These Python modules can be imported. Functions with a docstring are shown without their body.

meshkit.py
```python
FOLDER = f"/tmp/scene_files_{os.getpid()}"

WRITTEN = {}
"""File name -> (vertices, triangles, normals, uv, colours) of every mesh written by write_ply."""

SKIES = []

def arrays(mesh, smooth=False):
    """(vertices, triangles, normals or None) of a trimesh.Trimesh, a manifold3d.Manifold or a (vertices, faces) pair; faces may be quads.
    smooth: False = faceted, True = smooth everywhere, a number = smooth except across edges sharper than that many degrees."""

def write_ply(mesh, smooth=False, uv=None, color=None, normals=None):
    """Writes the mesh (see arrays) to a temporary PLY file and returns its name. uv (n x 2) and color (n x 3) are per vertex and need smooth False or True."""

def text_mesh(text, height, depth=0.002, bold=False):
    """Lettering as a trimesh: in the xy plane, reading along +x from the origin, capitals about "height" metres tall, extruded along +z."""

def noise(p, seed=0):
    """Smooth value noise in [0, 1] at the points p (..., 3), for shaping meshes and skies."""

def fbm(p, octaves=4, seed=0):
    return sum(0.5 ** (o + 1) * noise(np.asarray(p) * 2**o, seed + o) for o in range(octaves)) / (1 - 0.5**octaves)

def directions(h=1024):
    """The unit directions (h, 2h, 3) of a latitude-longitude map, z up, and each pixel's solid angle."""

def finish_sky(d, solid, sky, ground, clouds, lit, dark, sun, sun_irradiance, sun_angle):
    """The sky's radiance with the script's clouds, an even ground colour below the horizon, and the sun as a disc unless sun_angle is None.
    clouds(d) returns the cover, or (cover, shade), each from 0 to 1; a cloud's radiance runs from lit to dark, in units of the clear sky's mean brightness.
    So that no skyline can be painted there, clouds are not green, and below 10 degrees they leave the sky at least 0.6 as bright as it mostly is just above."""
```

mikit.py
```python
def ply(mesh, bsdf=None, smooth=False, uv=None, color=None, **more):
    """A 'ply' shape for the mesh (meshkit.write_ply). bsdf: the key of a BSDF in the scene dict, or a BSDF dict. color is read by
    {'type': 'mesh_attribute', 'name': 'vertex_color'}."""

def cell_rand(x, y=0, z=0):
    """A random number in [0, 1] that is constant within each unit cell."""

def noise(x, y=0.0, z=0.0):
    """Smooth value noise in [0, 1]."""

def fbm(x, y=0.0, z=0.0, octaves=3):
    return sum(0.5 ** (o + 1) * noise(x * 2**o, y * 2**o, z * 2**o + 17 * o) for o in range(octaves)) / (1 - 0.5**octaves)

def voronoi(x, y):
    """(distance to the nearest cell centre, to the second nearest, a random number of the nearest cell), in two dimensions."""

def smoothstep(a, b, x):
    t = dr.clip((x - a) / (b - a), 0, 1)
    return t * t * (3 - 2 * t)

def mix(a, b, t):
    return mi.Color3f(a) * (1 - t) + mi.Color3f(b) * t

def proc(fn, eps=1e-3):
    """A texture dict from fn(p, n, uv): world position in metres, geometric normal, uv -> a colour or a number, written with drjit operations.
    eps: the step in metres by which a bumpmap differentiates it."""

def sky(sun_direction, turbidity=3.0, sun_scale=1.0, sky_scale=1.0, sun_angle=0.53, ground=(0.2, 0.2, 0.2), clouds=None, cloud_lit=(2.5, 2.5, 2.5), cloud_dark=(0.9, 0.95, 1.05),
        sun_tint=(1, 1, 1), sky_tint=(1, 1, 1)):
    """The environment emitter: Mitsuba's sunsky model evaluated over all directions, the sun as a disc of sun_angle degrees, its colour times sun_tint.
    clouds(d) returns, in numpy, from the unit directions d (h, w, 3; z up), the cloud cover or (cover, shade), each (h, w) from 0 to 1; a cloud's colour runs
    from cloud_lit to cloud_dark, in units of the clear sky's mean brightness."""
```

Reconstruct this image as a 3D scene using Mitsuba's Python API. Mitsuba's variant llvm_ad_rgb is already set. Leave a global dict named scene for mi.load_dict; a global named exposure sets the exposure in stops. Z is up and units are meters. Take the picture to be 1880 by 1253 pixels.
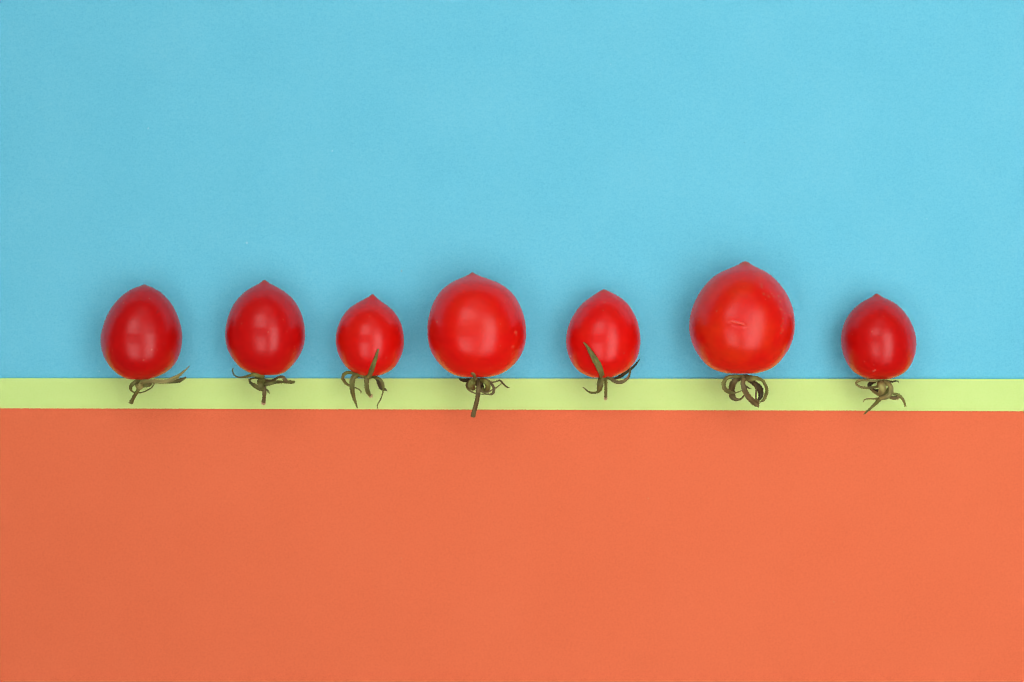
import math
import numpy as np, trimesh, drjit as dr, mitsuba as mi
import mikit
from mikit import ply, proc, noise, fbm, smoothstep, mix
from meshkit import fbm as mfbm
from scipy.interpolate import PchipInterpolator, CubicSpline
from scipy.ndimage import gaussian_filter1d

T = mi.ScalarTransform4f
scene, labels = {}, {}
MM = 0.001
# ------------------------------------------------------------------ camera, lamps, exposure
S = 0.24 * MM                       # metres per photograph pixel on the table
D = 0.70                            # camera height
W = 1880 * S
exposure = -0.09
scene['camera'] = dict(type='perspective', fov=2 * math.degrees(math.atan(W / 2 / D)), fov_axis='x',
                       near_clip=0.05, far_clip=20.0,
                       to_world=T().look_at(origin=[0, 0, D], target=[0, 0, 0], up=[0, 1, 0]))
LAMP_Z = 0.78
#        x0,    x1,    y0,    y1,  radiance
LAMPS = [(0.00, 0.72, -0.88, 0.92, 4.3),
         (-0.58, 0.05, 0.34, 0.98, 4.5),
         (-0.54, 0.01, -0.68, 0.28, 3.3),
         (-0.45, 0.60, 1.04, 1.80, 1.3)]


def softbox(L, soft):
    """A diffuser is brightest in the middle and falls off to its edges."""
    def fn(p, n, uv):
        e = dr.minimum(dr.minimum(uv.x, 1 - uv.x), dr.minimum(uv.y, 1 - uv.y))
        g = smoothstep(0.0, soft, e)
        return mi.Color3f(L, L * 0.985, L * 0.96) * (0.06 + 0.94 * g)
    return proc(fn)


for i, (x0, x1, y0, y1, L) in enumerate(LAMPS):
    key = 'softbox_lamp' + ('' if i == 0 else '_%03d' % i)
    scene[key + '__diffuser'] = dict(type='rectangle',
        to_world=T().translate([(x0 + x1) / 2, (y0 + y1) / 2, LAMP_Z]).rotate([1, 0, 0], 180).scale([(x1 - x0) / 2, (y1 - y0) / 2, 1]),
        bsdf=dict(type='diffuse', reflectance=dict(type='rgb', value=[.6, .6, .6])),
        emitter=dict(type='area', radiance=softbox(L, 0.40)))
    labels[key] = dict(label=['largest overhead softbox lamp, on the right side', 'overhead softbox lamp at the upper left',
                              'overhead softbox lamp at the lower left', 'dimmer softbox lamp furthest up beyond the blue card'][i], category='lamp', group='softbox lamps over the table')
scene['room_light'] = dict(type='constant', radiance=dict(type='rgb', value=[.11, .11, .115]))


def P(px, py, z=0.0):
    """Photograph pixel -> the point at height z that is seen there."""
    k = S * (D - z) / D
    return np.array([(px - 940) * k, (626.5 - py) * k, z])


# ------------------------------------------------------------------ papers
def paper_bsdf(col, dark, light, seed, amp, flecks=()):
    amp *= 1.3
    col, dark, light = map(lambda c: [float(v) for v in c], (col, dark, light))

    def fn(p, n, uv):
        x, y = p.x * 1000 + seed * 31.7, p.y * 1000 + seed * 11.3
        fine = noise(x * 3.4, y * 3.4, seed) - 0.5
        mid = noise(x * 1.6 + 7, y * 1.6, seed + 3) - 0.5
        fib = noise(x * 1.9 + y * 1.1, y * 4.2 - x * 0.9, seed + 5) - 0.5
        big = fbm(x * 0.035, y * 0.035, seed) - 0.5
        v = fine * 1.0 + mid * 0.55 + fib * 0.6 + big * 0.5
        c = mix(col, light, dr.clip(v * amp, 0, 1))
        c = mix(c, dark, dr.clip(-v * amp, 0, 1))
        speck = smoothstep(0.90, 0.97, noise(x * 1.7 + 3.3, y * 1.7 + 9.1, seed + 8))
        c = mix(c, dark, speck * 0.55 * amp)
        for (fx, fy, fr, fc) in flecks:                # dust and fibres on the card
            d = dr.sqrt(dr.square(p.x - fx) + dr.square(p.y - fy))
            c = mix(c, fc, 0.5 * smoothstep(fr, 0.4 * fr, d))
        return c

    def bump(p, n, uv):
        x, y = p.x * 1000, p.y * 1000
        return (noise(x * 2.3, y * 2.3, seed) + 0.6 * noise(x * 0.9, y * 1.3, seed + 1))

    return dict(type='bumpmap', arbitrary=proc(bump, eps=1e-4), scale=0.000025,
                nested=dict(type='principled', base_color=proc(fn), roughness=0.9, specular=0.10))


BLUE = np.array([0.150, 0.565, 0.735])
GREEN = np.array([0.61, 0.82, 0.27])
ORANGE = np.array([0.785, 0.162, 0.069])
scene['blue_card'] = paper_bsdf(BLUE, BLUE * [.62, .84, .9], BLUE * [1.5, 1.1, 1.04], 1, 0.55,
    [(*P(x, y)[:2], r * MM, c) for x, y, r, c in [(272, 236, .5, [.6, .8, .85]), (610, 277, .45, [.6, .8, .85]), (453, 446, .7, [.5, .75, .85]), (737, 498, .45, [.6, .25, .15]), (56, 333, .4, [.3, .7, .85]), (1367, 262, .4, [.05, .3, .45]), (1121, 118, .4, [.5, .78, .85]), (1702, 402, .4, [.45, .75, .85]), (182, 682, .5, [.45, .75, .85])]])
scene['green_card'] = paper_bsdf(GREEN, GREEN * [.9, .95, .8], GREEN * [1.05, 1.02, 1.12], 2, 0.40)
scene['orange_card'] = paper_bsdf(ORANGE, ORANGE * [.90, .80, .75], ORANGE * [1.06, 1.16, 1.25], 3, 0.55,
    [(*P(x, y)[:2], r * MM, c) for x, y, r, c in [(1190, 915, .45, [.75, .35, .22]), (737, 1025, .4, [.72, .3, .2]), (310, 858, .4, [.6, .1, .04]), (1530, 1105, .45, [.72, .3, .2]), (940, 871, .4, [.62, .1, .04])]])
scene['table_wood'] = dict(type='principled', base_color=dict(type='rgb', value=[.5, .48, .45]), roughness=0.6)


def sheet(y_left, y_right, y_far, z, thick, lift, bsdf):
    """A sheet of card whose near edge runs through (0, y_left) and (1880, y_right) of the photograph; the edge is lifted a little off what it covers."""
    X0, X1 = -0.62, 0.62
    a, b = P(0, y_left), P(1880, y_right)
    xs = np.linspace(X0, X1, 64)
    edge = a[1] + (b[1] - a[1]) * (xs - a[0]) / (b[0] - a[0])
    rows = np.r_[0, np.geomspace(0.004, abs(y_far - edge[0]), 14)]
    sgn = np.sign(y_far - edge[0])
    v = np.array([[x, e + sgn * r, z + thick + lift * math.exp(-r / 0.02) * (0.85 + 0.15 * math.sin(x * 9))] for r in rows for x, e in zip(xs, edge)])
    n, m = len(rows), len(xs)
    low = v.copy()
    low[:, 2] -= thick
    f = []
    for i in range(n - 1):
        for j in range(m - 1):
            q = [i * m + j, i * m + j + 1, (i + 1) * m + j + 1, (i + 1) * m + j]
            f.append(q)
            f.append([k + n * m for k in q[::-1]])
    rim = [(0, j) for j in range(m)] + [(i, m - 1) for i in range(1, n)] + [(n - 1, j) for j in range(m - 2, -1, -1)] + [(i, 0) for i in range(n - 2, 0, -1)]
    rim = [i * m + j for i, j in rim]
    for k in range(len(rim)):
        p, q = rim[k], rim[(k + 1) % len(rim)]
        f.append([q, p, p + n * m, q + n * m])
    mesh = trimesh.Trimesh(np.vstack([v, low]), np.vstack([np.array(f)[:, [0, 1, 2]], np.array(f)[:, [0, 2, 3]]]), process=False)
    mesh.fix_normals()
    return ply(mesh, bsdf, smooth=30)


TH = 0.3 * MM
table = trimesh.creation.box([1.6, 1.3, 0.03])
table.apply_translation([0, 0, -0.0163])
scene['table'] = ply(table, 'table_wood')
labels['table'] = dict(kind='structure', label='plain table top under the coloured sheets of card')
blue = trimesh.creation.box([1.24, 0.95, TH])
blue.apply_translation([0, 0.475 - 0.16, -TH / 2 - 0.0002])
scene['blue_paper'] = ply(blue, 'blue_card')
labels['blue_paper'] = dict(label='large sky blue card sheet that fills the upper half behind the tomatoes', category='paper')
scene['green_paper'] = sheet(694.6, 696.2, -0.25, 0.0, TH, 0.9 * MM, 'green_card')
labels['green_paper'] = dict(label='pale lime green card showing as a narrow strip between blue and orange', category='paper')
scene['orange_paper'] = sheet(750.0, 755.3, -0.56, TH + 0.0002, TH, 0.55 * MM, 'orange_card')
labels['orange_paper'] = dict(label='large coral orange card sheet that covers the lower part below the green strip', category='paper')

# ------------------------------------------------------------------ tomatoes
# outlines read in enlarged crops: (y, x_left, x_right), then tip and bottom (y, x)
TOM = [
 dict(off=(160, 490), k=4.323, tip=(140, 455), bottom=(906, 400), rows=[(150, 432, 482), (170, 378, 530), (200, 320, 577), (250, 262, 629), (300, 218, 668), (350, 187, 696), (400, 160, 716), (450, 142, 733), (500, 128, 744), (550, 118, 749), (600, 116, 746), (650, 122, 739), (700, 137, 726), (750, 160, 704), (800, 195, 668), (850, 250, 605), (890, 320, 500)],
      col=(0.500, 0.0016, 0.0015), orange=0.05),
 dict(off=(390, 490), k=4.323, tip=(106, 413), bottom=(867, 455), rows=[(113, 397, 430), (130, 375, 450), (150, 340, 490), (180, 290, 545), (200, 260, 575), (250, 210, 632), (300, 172, 668), (350, 148, 695), (400, 128, 712), (450, 115, 724), (500, 107, 732), (550, 105, 733), (600, 110, 728), (650, 122, 715), (700, 145, 692), (750, 178, 660), (800, 225, 615), (840, 285, 560)],
      col=(0.541, 0.0022, 0.0018), orange=0.08),
 dict(off=(580, 510), k=4.64, tip=(141, 488), bottom=(847, 470), rows=[(148, 472, 499), (160, 455, 507), (180, 420, 527), (200, 380, 550), (220, 345, 580), (250, 300, 622), (300, 250, 672), (350, 218, 705), (400, 195, 727), (450, 180, 740), (500, 171, 748), (550, 170, 750), (600, 178, 745), (650, 193, 732), (700, 215, 710), (750, 250, 680), (800, 310, 622), (830, 380, 550)],
      col=(0.660, 0.0035, 0.0015), orange=0.2),
 dict(off=(760, 480), k=4.043, tip=(83, 432), bottom=(867, 452), rows=[(89, 418, 444), (97, 405, 458), (110, 382, 488), (130, 340, 550), (150, 295, 605), (200, 222, 690), (250, 178, 740), (300, 148, 772), (350, 128, 797), (400, 113, 814), (450, 104, 826), (500, 100, 832), (550, 101, 833), (600, 107, 828), (650, 120, 815), (700, 143, 793), (750, 180, 759), (800, 230, 705), (840, 292, 637)],
      col=(0.714, 0.0043, 0.0015), orange=0.45),
 dict(off=(1010, 510), k=4.64, tip=(99, 455), bottom=(861, 440), rows=[(105, 438, 474), (115, 422, 497), (130, 402, 530), (150, 375, 570), (180, 325, 612), (200, 298, 637), (250, 248, 680), (300, 212, 710), (350, 182, 735), (400, 160, 750), (450, 145, 760), (500, 137, 767), (550, 135, 768), (600, 141, 762), (650, 152, 752), (700, 172, 733), (750, 202, 698), (800, 250, 640), (830, 300, 575), (850, 350, 520)],
      col=(0.714, 0.0038, 0.0015), orange=0.25),
 dict(off=(1240, 460), k=3.917, tip=(80, 503), bottom=(893, 475), rows=[(84, 484, 524), (95, 468, 540), (110, 438, 560), (130, 390, 598), (150, 340, 638), (200, 262, 705), (250, 215, 752), (300, 178, 787), (350, 150, 813), (400, 128, 832), (450, 112, 845), (500, 104, 852), (550, 100, 853), (600, 105, 847), (650, 117, 835), (700, 136, 815), (750, 165, 785), (800, 203, 747), (850, 265, 685), (880, 345, 595)],
      col=(0.690, 0.0070, 0.0015), orange=0.9),
 dict(off=(1510, 520), k=4.64, tip=(91, 460), bottom=(826, 478), rows=[(95, 446, 474), (105, 435, 490), (120, 417, 512), (140, 380, 558), (160, 345, 595), (200, 290, 648), (250, 243, 693), (300, 210, 728), (350, 187, 752), (400, 173, 772), (450, 165, 785), (500, 164, 790), (550, 169, 789), (600, 180, 781), (650, 200, 766), (700, 225, 742), (750, 265, 705), (780, 305, 665), (800, 345, 622)],
      col=(0.551, 0.0024, 0.0015), orange=0.15),
]
scene['tomato_skin'] = dict(type='principled', base_color=dict(type='mesh_attribute', name='vertex_color'), roughness=0.28, specular=0.34)
scene['dry_leaf'] = dict(type='twosided', nested=dict(type='principled', base_color=dict(type='mesh_attribute', name='vertex_color'), roughness=0.6, specular=0.15))


class Fruit:
    """Outline of one tomato in photograph pixels and its body in the world."""

    def __init__(self, t, seed):
        self.seed, self.t = seed, t
        k, (ox, oy) = t['k'], t['off']
        r = np.array([(t['tip'][0], t['tip'][1], t['tip'][1])] + t['rows'] + [(t['bottom'][0], t['bottom'][1], t['bottom'][1])], float)
        y, xl, xr = oy + r[:, 0] / k, ox + r[:, 1] / k, ox + r[:, 2] / k
        self.y0, self.y1 = y[0], y[-1]
        half2, mid = ((xr - xl) / 2) ** 2, (xl + xr) / 2
        yy = np.linspace(y[0], y[-1], 900)
        h2 = PchipInterpolator(y, half2)(yy)
        soft = np.maximum(gaussian_filter1d(h2, 9, mode='nearest'), 0)
        blend = np.clip((np.arange(900) - 30) / 50, 0, 1) * np.clip((892 - np.arange(900)) / 8, 0, 1)   # keep the nipple at the tip crisp
        h2 = h2 * (1 - blend) + soft * blend
        mm = gaussian_filter1d(PchipInterpolator(y, mid)(yy), 35, mode='nearest')
        self.yy, self.h, self.mid = yy, np.sqrt(np.maximum(h2, 0)), mm
        rp = self.h.max()
        z = rp * S
        for _ in range(5):
            z = rp * S * (D - z) / D
        self.scale = S * (D - z) / D
        self.tilt = math.tan(math.radians(t.get('tilt', 7)))     # the stem end lies a little higher than the tip
        low = self.tilt * (yy - yy[int(np.argmax(self.h))]) - self.h
        self.zb = 0.0004 - low.min() * self.scale                # the belly rests on the card
        self.yb = yy[int(np.argmax(self.h))]
        self.z = self.axis(self.y1)                              # height of the stem end

    def axis(self, py):
        return self.zb + self.tilt * (py - self.yb) * self.scale

    def half(self, py):
        return np.interp(py, self.yy, self.h, left=0, right=0)

    def centre(self, py):
        return np.interp(py, self.yy, self.mid)

    def top(self, px, py):
        """Height of the skin above (or None) at a pixel, and below."""
        q = self.half(py) ** 2 - (px - self.centre(py)) ** 2
        return (self.axis(py) + math.sqrt(q) * self.scale) if q > 0 and self.y0 < py < self.y1 else None

    def mesh(self):
        n, m = 340, 400
        u = (1 - np.cos(np.linspace(0, math.pi, n))) / 2
        py = self.y0 + (self.y1 - self.y0) * u
        hw, cx = self.half(py), self.centre(py)
        th = np.linspace(0, 2 * math.pi, m, endpoint=False)
        rng = np.random.default_rng(self.seed + 50)
        ph = rng.uniform(0, 6.28, 6)
        k = self.scale
        body = np.sin(u * math.pi)[:, None] ** 0.7
        lump = 1 + np.sin(th)[None] ** 2 * body * (0.010 * np.cos(2 * th + ph[0]) + 0.011 * np.cos(3 * th + ph[1] + u[:, None] * 1.2) + 0.007 * np.cos(5 * th + ph[2] - u[:, None] * 1.5))
        # a few uneven facets keep the reflections from being perfectly round
        X = np.stack([hw[:, None] * np.cos(th)[None] * lump, (py[:, None] + 0 * th), hw[:, None] * np.sin(th)[None] * lump], -1)
        q = X.reshape(-1, 3) / 40.0
        bump = np.zeros(len(q))
        for _ in range(14):
            d = rng.normal(size=3)
            d *= rng.uniform(1.6, 4.2) / np.linalg.norm(d)
            bump += np.sin(q @ d + rng.uniform(0, 6.28)) / (d @ d)
        rad = 1 + body * bump.reshape(n, m) * 0.020
        rad = 1 + (rad - 1) * np.sin(th)[None] ** 2      # uneven front, outline as measured
        X[..., 0] *= rad
        X[..., 2] *= rad
        px = cx[:, None] + X[..., 0]
        pz = X[..., 2]
        dpx, dpy = px, X[..., 1]
        disp = np.zeros((n, m))
        col = np.ones((n, m, 3)) * np.array(self.t['col'])
        up = pz > 0
        # ripeness: broad drift towards orange
        drift = np.clip((mfbm(q * 0.8 + 5.7 * self.seed) - 0.42).reshape(n, m) * 3, 0, 1) * self.t['orange']
        col = col * (1 - drift[..., None]) + np.array([0.70, 0.026, 0.002]) * drift[..., None]
        fine = (mfbm(q * 9 + self.seed) - 0.5).reshape(n, m)
        col *= (1 + 0.07 * fine)[..., None]
        # corky blossom tip
        tipw = np.clip(1 - (py - self.y0) / (7 + 4 * self.t.get('cork', 0)), 0, 1)[:, None] ** 0.8
        col = col * (1 - 0.75 * tipw[..., None]) + np.array([0.38, 0.075, 0.03]) * 0.75 * tipw[..., None]
        # pores and pale flecks
        for _ in range(26):
            i, j = rng.uniform(self.y0 + 15, self.y1 - 8), rng.uniform(0, 2 * math.pi)
            cxp = self.centre(i) + self.half(i) * math.cos(j)
            czp = self.half(i) * math.sin(j)
            d2 = (dpx - cxp) ** 2 + (dpy - i) ** 2 + (pz - czp) ** 2
            w = np.exp(-d2 / (2 * rng.uniform(0.5, 0.9) ** 2))[..., None] * rng.uniform(0.25, 0.6)
            col = col * (1 - w) + np.array([0.75, 0.25, 0.16]) * w
        for (a, b, s, c, amt) in self.t.get('marks', []):
            w = (np.exp(-((dpx - a) ** 2 + (dpy - b) ** 2) / (2 * s * s)) * up)[..., None] * amt
            col = col * (1 - w) + np.array(c) * w
        for (ax, ay, bx, by, wid, depth, c, amt) in self.t.get('creases', []):
            ex, ey = bx - ax, by - ay
            L = math.hypot(ex, ey)
            s = ((dpx - ax) * ex + (dpy - ay) * ey) / L
            t = ((dpx - ax) * -ey + (dpy - ay) * ex) / L
            g = np.exp(-(t / wid) ** 2) * np.exp(-np.clip(np.abs(s - L / 2) - L * 0.3, 0, None) ** 2 / (L * 0.16) ** 2) * up
            lip = np.exp(-((t - 2.1 * wid) / (1.4 * wid)) ** 2) * np.exp(-np.clip(np.abs(s - L / 2) - L * 0.25, 0, None) ** 2 / (L * 0.2) ** 2) * up
            disp += -depth * g + 0.6 * depth * lip
            col = col * (1 - (amt * g)[..., None]) + np.array(c) * (amt * g)[..., None]
        pz = pz + disp
        # the dimple round the stem
        hr = np.sqrt(X[..., 0] ** 2 + X[..., 2] ** 2) / self.h.max()
        low = (u > 0.5)[:, None]
        dpy = dpy - low * np.clip(1 - hr / 0.30, 0, 1) ** 2 * 0.09 * self.h.max()
        kz = S * (D - self.axis(dpy)) / D
        v = np.stack([(px - 940) * kz, (626.5 - dpy) * kz, self.axis(dpy) + pz * k], -1)
        v[..., 2] = np.maximum(v[..., 2], 0.00005)
        i, j = np.meshgrid(np.arange(n - 1), np.arange(m), indexing='ij')
        f = np.stack([i * m + j, i * m + (j + 1) % m, (i + 1) * m + (j + 1) % m, (i + 1) * m + j], -1).reshape(-1, 4)
        mesh = trimesh.Trimesh(v.reshape(-1, 3), np.vstack([f[:, [0, 1, 2]], f[:, [0, 2, 3]]]), process=False)
        if mesh.volume < 0:
            mesh.invert()
        return mesh, np.clip(col.reshape(-1, 3), 0, 1)


OLIVE, BROWN, DARK, PALE = map(np.array, ([.138, .146, .036], [.130, .104, .040], [.052, .047, .022], [.27, .25, .08]))


def ribbon(fruit, pts, zs, off, k, tone, seed, round_=False, ns=None, roll=0.0):
    """One tapering leaf (or stem) through (x, y, width) points of the crop; zs = heights in mm above the stem end of the fruit, spread evenly along it."""
    pts = np.array(pts, float)
    px, py, w = off[0] + pts[:, 0] / k, off[1] + pts[:, 1] / k, pts[:, 2] / k * (1.0 if round_ else 1.12)
    s = np.r_[0, np.cumsum(np.hypot(np.diff(px), np.diff(py)) + 1e-6)]
    s /= s[-1]
    ns = ns or max(26, 7 * len(pts))
    m = 12 if not round_ else 16
    t = np.linspace(0, 1, ns)
    if len(pts) > 2:
        X, Y = CubicSpline(s, px)(t), CubicSpline(s, py)(t)
        if len(pts) > 4:
            Xp, Yp = PchipInterpolator(s, px)(t), PchipInterpolator(s, py)(t)
            X, Y = 0.7 * X + 0.3 * Xp, 0.7 * Y + 0.3 * Yp
    else:
        X, Y = np.interp(t, s, px), np.interp(t, s, py)
    wid = PchipInterpolator(s, w)(t)
    zc = PchipInterpolator(np.linspace(0, 1, len(zs)), np.array(zs, float))(t) * MM if len(zs) > 2 else np.interp(t, np.linspace(0, 1, len(zs)), np.array(zs, float)) * MM
    rng = np.random.default_rng(seed)
    z = fruit.z + zc
    for i in range(ns):
        top = fruit.top(X[i], Y[i])
        if top is not None and t[i] > 0.03:
            z[i] = max(z[i], top + 0.0006) if z[i] > fruit.z - 0.003 else min(z[i], 2 * fruit.axis(Y[i]) - top - 0.0006)
    z0 = z
    z = gaussian_filter1d(z, 1.2, mode='nearest')
    if zs[-1] > 6:
        z = np.maximum(z, z0)
    kk = S * (D - z) / D
    c = np.stack([(X - 940) * kk, (626.5 - Y) * kk, z], -1)
    a = wid * kk / 2
    b = a.copy() if round_ else np.clip(a * 0.22, 0.00016, 0.0004)
    b = np.minimum(b, np.maximum(a, 0.00008))
    c[:, 2] = np.maximum(c[:, 2], 0.0017 + b + (a * 0.25 if not round_ else 0))
    tan = np.gradient(c, axis=0)
    tan /= np.linalg.norm(tan, axis=1, keepdims=True) + 1e-12
    side = np.stack([tan[:, 1], -tan[:, 0], 0 * t], -1)
    side = gaussian_filter1d(side, 1.0, axis=0, mode='nearest')
    side /= np.linalg.norm(side, axis=1, keepdims=True) + 1e-9
    nor = np.cross(side, tan)
    nor *= np.where(nor[:, 2:] < 0, -1, 1)
    nor /= np.linalg.norm(nor, axis=1, keepdims=True) + 1e-9
    ang = np.linspace(0, 2 * math.pi, m, endpoint=False)
    rl = (roll + 0.22 * np.sin(t * rng.uniform(3, 7) + rng.uniform(0, 6)))[:, None] * (0 if round_ else 1)
    s2 = side * np.cos(rl) + nor * np.sin(rl)
    n2 = nor * np.cos(rl) - side * np.sin(rl)
    cu, su = np.cos(ang), np.sin(ang)
    if round_:
        ridge = 1 + 0.10 * np.cos(5 * ang[None] + t[:, None] * 1.5 + rng.uniform(0, 6)) + 0.06 * rng.standard_normal((ns, 1))
        off_n, off_s = su[None] * b[:, None] * ridge, cu[None] * a[:, None] * ridge
    else:
        jag = 1 + 0.09 * gaussian_filter1d(rng.standard_normal((ns, m)), 0.7, axis=0)
        off_s = cu[None] * a[:, None] * jag
        keel = rng.choice([-1, 1]) * 0.30
        off_n = su[None] * b[:, None] + keel * a[:, None] * (cu[None] ** 2 - 0.4) - 0.00010 * np.exp(-(cu[None] / 0.2) ** 2) * np.sign(su[None])
    v = c[:, None] + s2[:, None] * off_s[..., None] + n2[:, None] * off_n[..., None]
    v[..., 2] = np.maximum(v[..., 2], 0.0015)
    # colour: grain along the leaf, drier and browner to the tip
    grain = gaussian_filter1d(rng.standard_normal((ns, m)), 3.0, axis=0)
    grain /= grain.std() + 1e-9
    blot = np.clip(gaussian_filter1d(rng.standard_normal(ns), 3.0) * 1.6 + 0.25 + 0.35 * t, 0, 1)[:, None, None]
    base = np.array(tone)
    col = base * (1 - 0.55 * blot) + BROWN * (base.sum() / OLIVE.sum()) * 0.55 * blot
    col = col * (1 + 0.22 * grain)[..., None] * (1 + 0.25 * np.exp(-(cu / 0.25) ** 2))[None, :, None]
    i, j = np.meshgrid(np.arange(ns - 1), np.arange(m), indexing='ij')
    f = np.stack([i * m + j, i * m + (j + 1) % m, (i + 1) * m + (j + 1) % m, (i + 1) * m + j], -1).reshape(-1, 4)
    f = np.vstack([f[:, [0, 1, 2]], f[:, [0, 2, 3]]])
    v, col = v.reshape(-1, 3), col.reshape(-1, 3)
    ends = np.array([c[0] - tan[0] * a[0] * 0.2, c[-1] + tan[-1] * min(a[-1] * 0.3, 0.0003)])
    nv = len(v)
    jj = np.arange(m)
    f = np.vstack([f, np.stack([jj * 0 + nv, (jj + 1) % m, jj], 1), np.stack([jj * 0 + nv + 1, (ns - 1) * m + jj, (ns - 1) * m + (jj + 1) % m], 1)])
    v, col = np.vstack([v, ends]), np.vstack([col, col[[0, -1]]])
    mesh = trimesh.Trimesh(v, f, process=False)
    if mesh.volume < 0:
        mesh.invert()
    return mesh, np.clip(col, 0.01, 1), c[-1], tan[-1], a[-1]


def lump(fruit, x, y, rx, ry, z, off, k, tone, seed):
    """The knob where the leaves meet."""
    px, py = off[0] + x / k, off[1] + y / k
    m = trimesh.creation.icosphere(3)
    v = np.array(m.vertices)
    q = v * 2.2 + seed
    v = v * (1 + 0.5 * (mfbm(q) - 0.5))[:, None]
    zz = fruit.z + z * MM
    kk = S * (D - zz) / D
    v = v * np.array([rx / k * kk, ry / k * kk, (rx + ry) / 2 / k * kk]) + P(px, py, zz)
    col = np.array(tone) * (1 + 0.9 * (mfbm(np.array(m.vertices) * 5 + seed) - 0.5))[:, None]
    return trimesh.Trimesh(v, m.faces, process=False), np.clip(col, .01, 1)


def cut_end(c, t, r, seed):
    """The pale, slightly hollow face where the stem was snapped."""
    rng = np.random.default_rng(seed)
    ang = np.linspace(0, 2 * math.pi, 20, endpoint=False)
    s = np.cross(t, [0, 0, 1.0])
    s /= np.linalg.norm(s)
    n = np.cross(s, t)
    ring = lambda rad, d: c + t * d + rad * (np.cos(ang)[:, None] * s + np.sin(ang)[:, None] * n) * (1 + 0.08 * rng.standard_normal((20, 1)))
    v = np.vstack([ring(r * 1.06, -0.0006), ring(r * 1.10, 0.0001), ring(r * 0.75, 0.0007), ring(r * 0.35, 0.0006), [c + t * 0.0004], [c - t * 0.0006]])
    v[:, 2] = np.maximum(v[:, 2], 0.0014)
    f = []
    for a in range(3):
        for j in range(20):
            p, q = a * 20 + j, a * 20 + (j + 1) % 20
            f += [[p, q, q + 20], [p, q + 20, p + 20]]
    f += [[60 + j, 60 + (j + 1) % 20, 80] for j in range(20)] + [[(j + 1) % 20, j, 81] for j in range(20)]
    mesh = trimesh.Trimesh(v, f, process=False)
    if mesh.volume < 0:
        mesh.invert()
    col = np.array([.50, .34, .20]) * (1 + 0.2 * rng.standard_normal((len(v), 1)))
    return mesh, np.clip(col, .02, 1)


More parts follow.
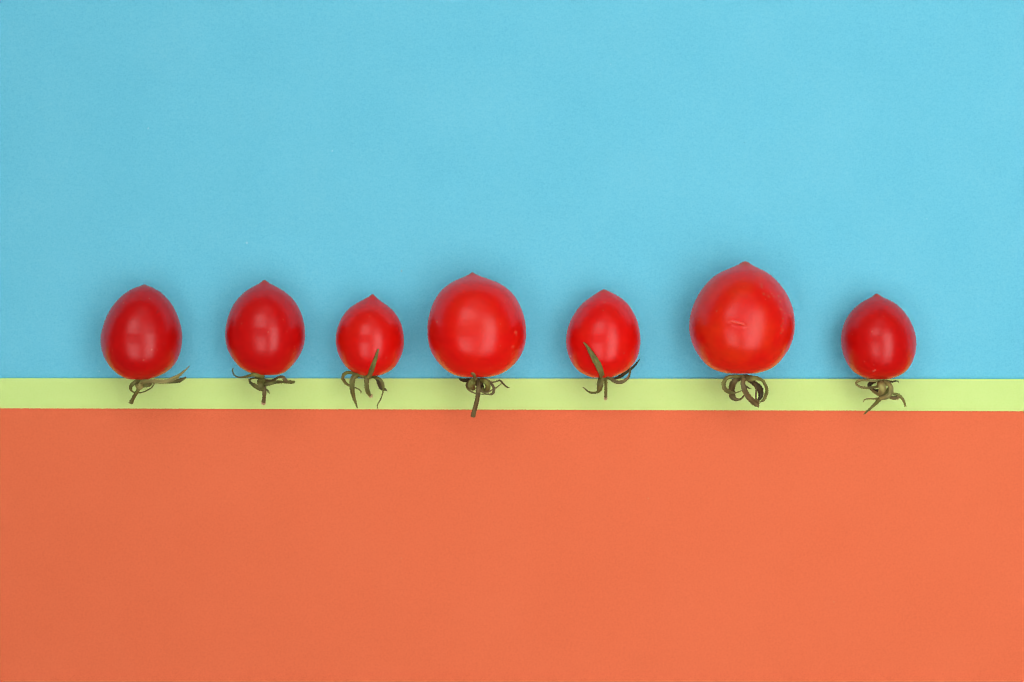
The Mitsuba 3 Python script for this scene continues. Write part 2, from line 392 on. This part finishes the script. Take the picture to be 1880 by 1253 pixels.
# leaves of each calyx: (points x, y, width), heights in mm, tone
K1, K3, K4, K5 = 11.39, 9.636, 10.44, 9.64
CAL = [
 dict(off=(210, 650), k=K1, hub=(525, 660, 85, 95, 1.0, PALE),
      stem=([(515, 720, 70), (450, 830, 72), (390, 935, 78), (345, 1025, 84)], [2, 0, -3, -5], OLIVE), cut=False,
      sepals=[([(520, 590, 90), (700, 578, 75), (850, 575, 80), (1050, 575, 75), (1200, 535, 85), (1330, 465, 62), (1430, 390, 40), (1500, 325, 26), (1570, 255, 12)], [2, 5, 3, -2], PALE * .85),
              ([(600, 600, 50), (850, 590, 60), (1100, 590, 60), (1250, 580, 75), (1350, 560, 82), (1430, 530, 55), (1500, 485, 20)], [0, 0, -4, -6], OLIVE * .7),
              ([(540, 570, 70), (490, 570, 85), (410, 615, 82), (345, 680, 72), (345, 750, 46), (405, 802, 27), (500, 815, 25), (600, 800, 25), (700, 755, 26), (790, 690, 26), (842, 615, 18)], [2, 5, 2, -4, -7, -8], OLIVE * .9),
              ([(550, 640, 90), (640, 645, 105), (720, 645, 80), (785, 620, 40)], [0, 1, -2], OLIVE)]),
 dict(off=(410, 650), k=K1, hub=(800, 600, 90, 120, 0.5, OLIVE * .9),
      stem=([(850, 690, 85), (858, 800, 76), (855, 900, 74), (840, 1030, 78)], [2, 2, 0, -2], BROWN), cut=True,
      sepals=[([(830, 500, 90), (760, 445, 105), (650, 430, 85), (540, 460, 58), (430, 485, 38), (310, 488, 26), (240, 452, 25), (197, 385, 25), (190, 332, 18), (215, 298, 14)], [1, 6, 3, -3, -8], OLIVE),
              ([(780, 520, 60), (700, 505, 35), (610, 512, 30), (548, 545, 38), (565, 605, 50), (640, 660, 88), (720, 710, 82), (820, 740, 66), (895, 745, 42), (940, 790, 30), (965, 832, 14)], [0, -1, -3, 3, 4, 2, 0], OLIVE * .75),
              ([(840, 540, 70), (1000, 562, 55), (1100, 520, 42), (1180, 482, 42), (1245, 490, 62), (1295, 545, 74), (1320, 600, 50)], [0, -2, 0, 3, 1], BROWN),
              ([(860, 640, 95), (1000, 612, 72), (1150, 588, 60), (1250, 590, 52), (1380, 592, 72), (1470, 590, 52), (1502, 575, 18)], [2, 2, -2, -5], OLIVE * .7),
              ([(790, 560, 60), (770, 640, 100), (800, 730, 80), (850, 760, 50)], [2, 4, 2], OLIVE * .8)]),
 dict(off=(600, 630), k=K3, hub=(725, 610, 62, 42, 0, OLIVE),
      stem=([(700, 600, 80), (702, 720, 78), (722, 850, 72), (778, 938, 62)], [1, 1, 0, -3], OLIVE), cut=True,
      sepals=[([(725, 615, 85), (780, 500, 88), (830, 370, 72), (875, 230, 50), (912, 112, 26)], [3, 5, 7, 9], OLIVE * 1.1),
              ([(700, 600, 60), (560, 562, 60), (450, 530, 48), (370, 525, 50), (300, 560, 55), (283, 610, 50), (310, 680, 46), (370, 740, 40), (450, 775, 20), (540, 805, 18), (592, 840, 18), (607, 866, 19), (595, 888, 10)], [1, 2, 0, -5, -9, -11], OLIVE * 1.15),
              ([(640, 590, 60), (540, 570, 75), (475, 620, 92), (448, 720, 92), (455, 850, 78), (480, 970, 56), (515, 1070, 36), (545, 1160, 12)], [0, 4, 3, -2, -6], OLIVE * .95),
              ([(780, 605, 50), (880, 620, 58), (930, 700, 92), (970, 790, 82), (1020, 820, 50), (1068, 852, 12)], [0, -1, -4, -6], DARK * 1.3),
              ([(790, 605, 40), (890, 620, 45), (960, 665, 48), (994, 740, 46), (1002, 810, 32), (985, 900, 20), (945, 1010, 18), (895, 1110, 16), (908, 1165, 9)], [1, 4, 2, -3, -8], OLIVE)]),
 dict(off=(800, 660), k=K4, hub=(800, 440, 85, 80, 0, BROWN),
      stem=([(815, 450, 80), (812, 650, 86), (782, 820, 86), (735, 1000, 82), (712, 1095, 84)], [3, 5, 2, -2, -5], BROWN * 1.1), cut=False,
      sepals=[([(780, 400, 70), (750, 340, 72), (735, 285, 68), (702, 262, 48), (685, 290, 22)], [2, 4, 4], BROWN * 1.3),
              ([(760, 420, 50), (640, 402, 62), (540, 405, 60), (445, 370, 16)], [0, -3, -6], DARK),
              ([(780, 410, 60), (710, 430, 105), (685, 500, 125), (715, 555, 90), (760, 570, 40)], [1, 5, 3, -1], OLIVE * 1.15),
              ([(740, 400, 40), (650, 425, 38), (605, 470, 46), (602, 535, 40), (650, 600, 30), (750, 650, 25), (860, 668, 20), (1000, 670, 25), (1088, 655, 46), (1115, 590, 50), (1090, 500, 46), (1040, 440, 40), (940, 385, 38), (850, 375, 40)], [1, 2, 5.5, 6, 3, 2, 2, 1], BROWN),
              ([(850, 410, 70), (950, 430, 95), (1003, 500, 92), (985, 570, 88), (930, 598, 50), (898, 540, 30)], [1, 6, 4, 0, -1], OLIVE * 1.2),
              ([(860, 420, 40), (1050, 440, 26), (1150, 430, 25), (1235, 408, 30), (1275, 448, 36), (1330, 505, 30), (1380, 540, 20), (1412, 540, 9)], [0, 0, -4, -8], BROWN * .8),
              ([(850, 560, 50), (880, 610, 40), (960, 640, 30), (1050, 605, 25), (1150, 550, 22), (1262, 458, 12)], [4, 3, 1, -3], BROWN),
              ([(860, 440, 60), (880, 520, 75), (920, 590, 50), (1000, 600, 30)], [-2, -3, -3], DARK)]),
 dict(off=(1040, 620), k=K5, hub=(650, 665, 65, 60, 0, OLIVE),
      stem=([(688, 690, 64), (695, 850, 55), (692, 1075, 56)], [2, 0, -3], OLIVE), cut=True,
      sepals=[([(655, 700, 130), (630, 615, 138), (572, 510, 118), (480, 350, 88), (410, 230, 62), (350, 140, 38), (303, 86, 16)], [3, 5, 7, 9], OLIVE),
              ([(620, 680, 100), (603, 800, 104), (585, 900, 92), (560, 955, 52), (510, 978, 36), (430, 975, 32), (360, 935, 25), (292, 882, 10)], [2, 4, 0, -4, -6], OLIVE),
              ([(690, 670, 70), (790, 730, 62), (880, 785, 56), (960, 790, 56), (1050, 750, 50), (1105, 680, 40), (1125, 600, 28), (1112, 480, 20), (1094, 378, 12)], [1, 3, 2, 0, 1], BROWN * 1.1),
              ([(720, 720, 40), (860, 722, 36), (950, 690, 54), (1050, 620, 54), (1150, 550, 42), (1230, 470, 30), (1297, 383, 12)], [-2, -6, -9, -11], DARK)]),
 dict(off=(1300, 660), k=K1, hub=(760, 375, 120, 62, 0, BROWN),
      stem=None, cut=False,
      sepals=[([(740, 350, 70), (560, 358, 72), (440, 372, 72), (352, 440, 80), (328, 540, 86), (370, 640, 80), (460, 690, 68), (570, 700, 32), (650, 680, 25), (712, 640, 13)], [2, 3, 3, 4, 7, 5], OLIVE * 1.05),
              ([(720, 390, 80), (590, 430, 110), (510, 520, 120), (488, 640, 130), (500, 750, 130), (560, 828, 84), (650, 842, 44), (720, 795, 36), (762, 725, 28)], [0, 2, -1, -5, -6, -2], BROWN * .95),
              ([(745, 390, 110), (730, 530, 92), (770, 660, 100), (850, 790, 110), (960, 900, 112), (1040, 975, 56), (1062, 1003, 12)], [4, 6, 3, -2, -6], BROWN * 1.1),
              ([(770, 540, 40), (830, 590, 34), (905, 618, 8)], [1, 2], BROWN * .7),
              ([(820, 400, 90), (890, 440, 105), (985, 520, 110), (1075, 620, 130), (1102, 740, 100), (1070, 835, 58), (1040, 880, 26)], [-1, -2, -5, -8, -7], DARK * 1.25),
              ([(960, 500, 50), (1000, 590, 40), (1005, 700, 36), (1005, 820, 36), (1052, 895, 40), (1070, 930, 20)], [-1, 1, 0, -3], BROWN),
              ([(800, 375, 110), (880, 400, 120), (990, 400, 90), (1110, 430, 62), (1190, 520, 60), (1227, 640, 60), (1202, 770, 66), (1140, 868, 46), (1085, 890, 22)], [2, 4, 2, 0, -3, -5], OLIVE * 1.1)]),
 dict(off=(1550, 670), k=K1, hub=(790, 400, 105, 80, 0, PALE * .85),
      stem=([(890, 650, 60), (960, 680, 70), (1040, 690, 86), (1120, 684, 80)], [1, 0, -2, -3], BROWN * 1.3), cut=True,
      sepals=[([(780, 335, 60), (560, 330, 48), (400, 318, 45), (285, 342, 50), (240, 390, 40), (290, 440, 40), (400, 480, 45), (520, 482, 46), (640, 470, 52), (715, 450, 56)], [1, 3, 1, -3, -4, -2], PALE * .8),
              ([(770, 350, 120), (800, 440, 160), (795, 540, 155), (745, 610, 80), (640, 572, 60), (560, 518, 40)], [2, 6, 4, 0, -4], PALE),
              ([(830, 350, 80), (900, 385, 88), (965, 450, 92), (978, 535, 92), (945, 625, 92), (860, 680, 90), (740, 705, 58), (600, 714, 30), (480, 715, 25), (420, 735, 22), (398, 785, 12)], [1, 5, 6, 3, -2, -6], PALE * .9),
              ([(920, 480, 50), (880, 590, 80), (790, 665, 92), (710, 760, 76), (620, 850, 60), (520, 940, 40), (440, 1010, 25), (408, 1042, 10)], [3, 3, -1, -5], OLIVE),
              ([(960, 560, 40), (1020, 602, 45), (1120, 628, 60), (1200, 685, 55), (1250, 770, 46), (1282, 875, 32)], [-1, 0, -3, -7], OLIVE * 1.2),
              ([(800, 330, 40), (900, 347, 52), (1000, 357, 36), (1080, 340, 28), (1125, 350, 22), (1140, 384, 10)], [-1, -3, -6], DARK * 1.2),
              ([(660, 370, 30), (580, 380, 60), (530, 415, 90), (560, 500, 62), (650, 550, 70), (725, 520, 40)], [-3, -5, -5, -4], DARK)]),
]
TOM[5]['creases'] = [(1327.5, 591, 1355, 598, 2.2, 1.5, (0.80, 0.10, 0.06), 0.6)]
TOM[5]['cork'] = 1
_r = np.random.default_rng(4)
TOM[5]['marks'] = [(1240 + x / 3.917 + _r.normal(0, 2), 460 + y / 3.917 + _r.normal(0, 2), _r.uniform(0.8, 1.7), (0.62, 0.15, 0.07), _r.uniform(.25, .6))
                   for x, y in [(585, 255), (592, 272), (600, 320), (622, 335), (665, 310), (668, 345), (690, 350), (705, 390), (720, 420), (712, 440), (735, 460), (730, 500), (728, 530), (715, 545), (722, 570), (712, 595), (825, 570), (828, 600), (820, 620), (150, 495)]]
TOM[3]['marks'] = [(947, 611, 1.5, (.75, .2, .1), .5), (942, 637, 1.6, (.7, .15, .08), .4), (805, 592, 1.0, (.8, .3, .2), .5)]
TOM[4]['marks'] = [(1046.5, 654.5, 1.0, (.8, .45, .35), .8)]
TOM[0]['marks'] = [(300, 573, 1.4, (.35, .02, .02), .5), (299, 576, 1.0, (.35, .02, .02), .5), (293, 642, .9, (.75, .2, .15), .5), (309, 677, 1.3, (.25, .1, .03), .6)]
TOM[6]['marks'] = [(1594, 681, 1.0, (.8, .3, .22), .6), (1596, 679, .9, (.8, .3, .22), .5)]
LAB = ['deep red egg-shaped tomato at the left end, one long sepal sweeping right',
       'dark red egg-shaped tomato, second from the left, thin sepal curling up at left',
       'small round-bellied red tomato with a straight sepal leaning right up its front',
       'big red tomato with the longest stem, reaching down onto the orange card',
       'pointed red tomato with a sepal leaning left up its front, right of the big one',
       'largest tomato, orange red with a small crease and brown sepals curled in loops',
       'small red tomato with a nipple tip at the right end, tangled pale sepals']
for i, (t, c) in enumerate(zip(TOM, CAL)):
    key = 'tomato' if i == 0 else 'tomato_%03d' % i
    labels[key] = dict(label=LAB[i], category='tomato', group='tomatoes lined up along the green strip')
    fr = Fruit(t, i)
    m, col = fr.mesh()
    scene[key + '__fruit'] = ply(m, 'tomato_skin', smooth=True, color=col)
    x, y, rx, ry, z, tone = c['hub']
    m, col = lump(fr, x, y, rx, ry, z, c['off'], c['k'], tone, 3.1 * i)
    scene[key + '__calyx'] = ply(m, 'dry_leaf', smooth=True, color=col)
    for j, (pts, zs, tone) in enumerate(c['sepals']):
        m, col, *_ = ribbon(fr, pts, zs, c['off'], c['k'], tone, 100 * i + j)
        scene[key + '__calyx__sepal' + ('' if j == 0 else '_%03d' % j)] = ply(m, 'dry_leaf', smooth=True, color=col)
    if c['stem']:
        m, col, end, tan, r = ribbon(fr, c['stem'][0], c['stem'][1], c['off'], c['k'], c['stem'][2], 100 * i + 77, round_=True)
        scene[key + '__stem'] = ply(m, 'dry_leaf', smooth=True, color=col)
        if c['cut']:
            m, col = cut_end(end, tan, r, i)
            scene[key + '__stem__cut_end'] = ply(m, 'dry_leaf', smooth=False, color=col)
            labels[key + '__stem__cut_end'] = dict(label='pale snapped end of the stem')
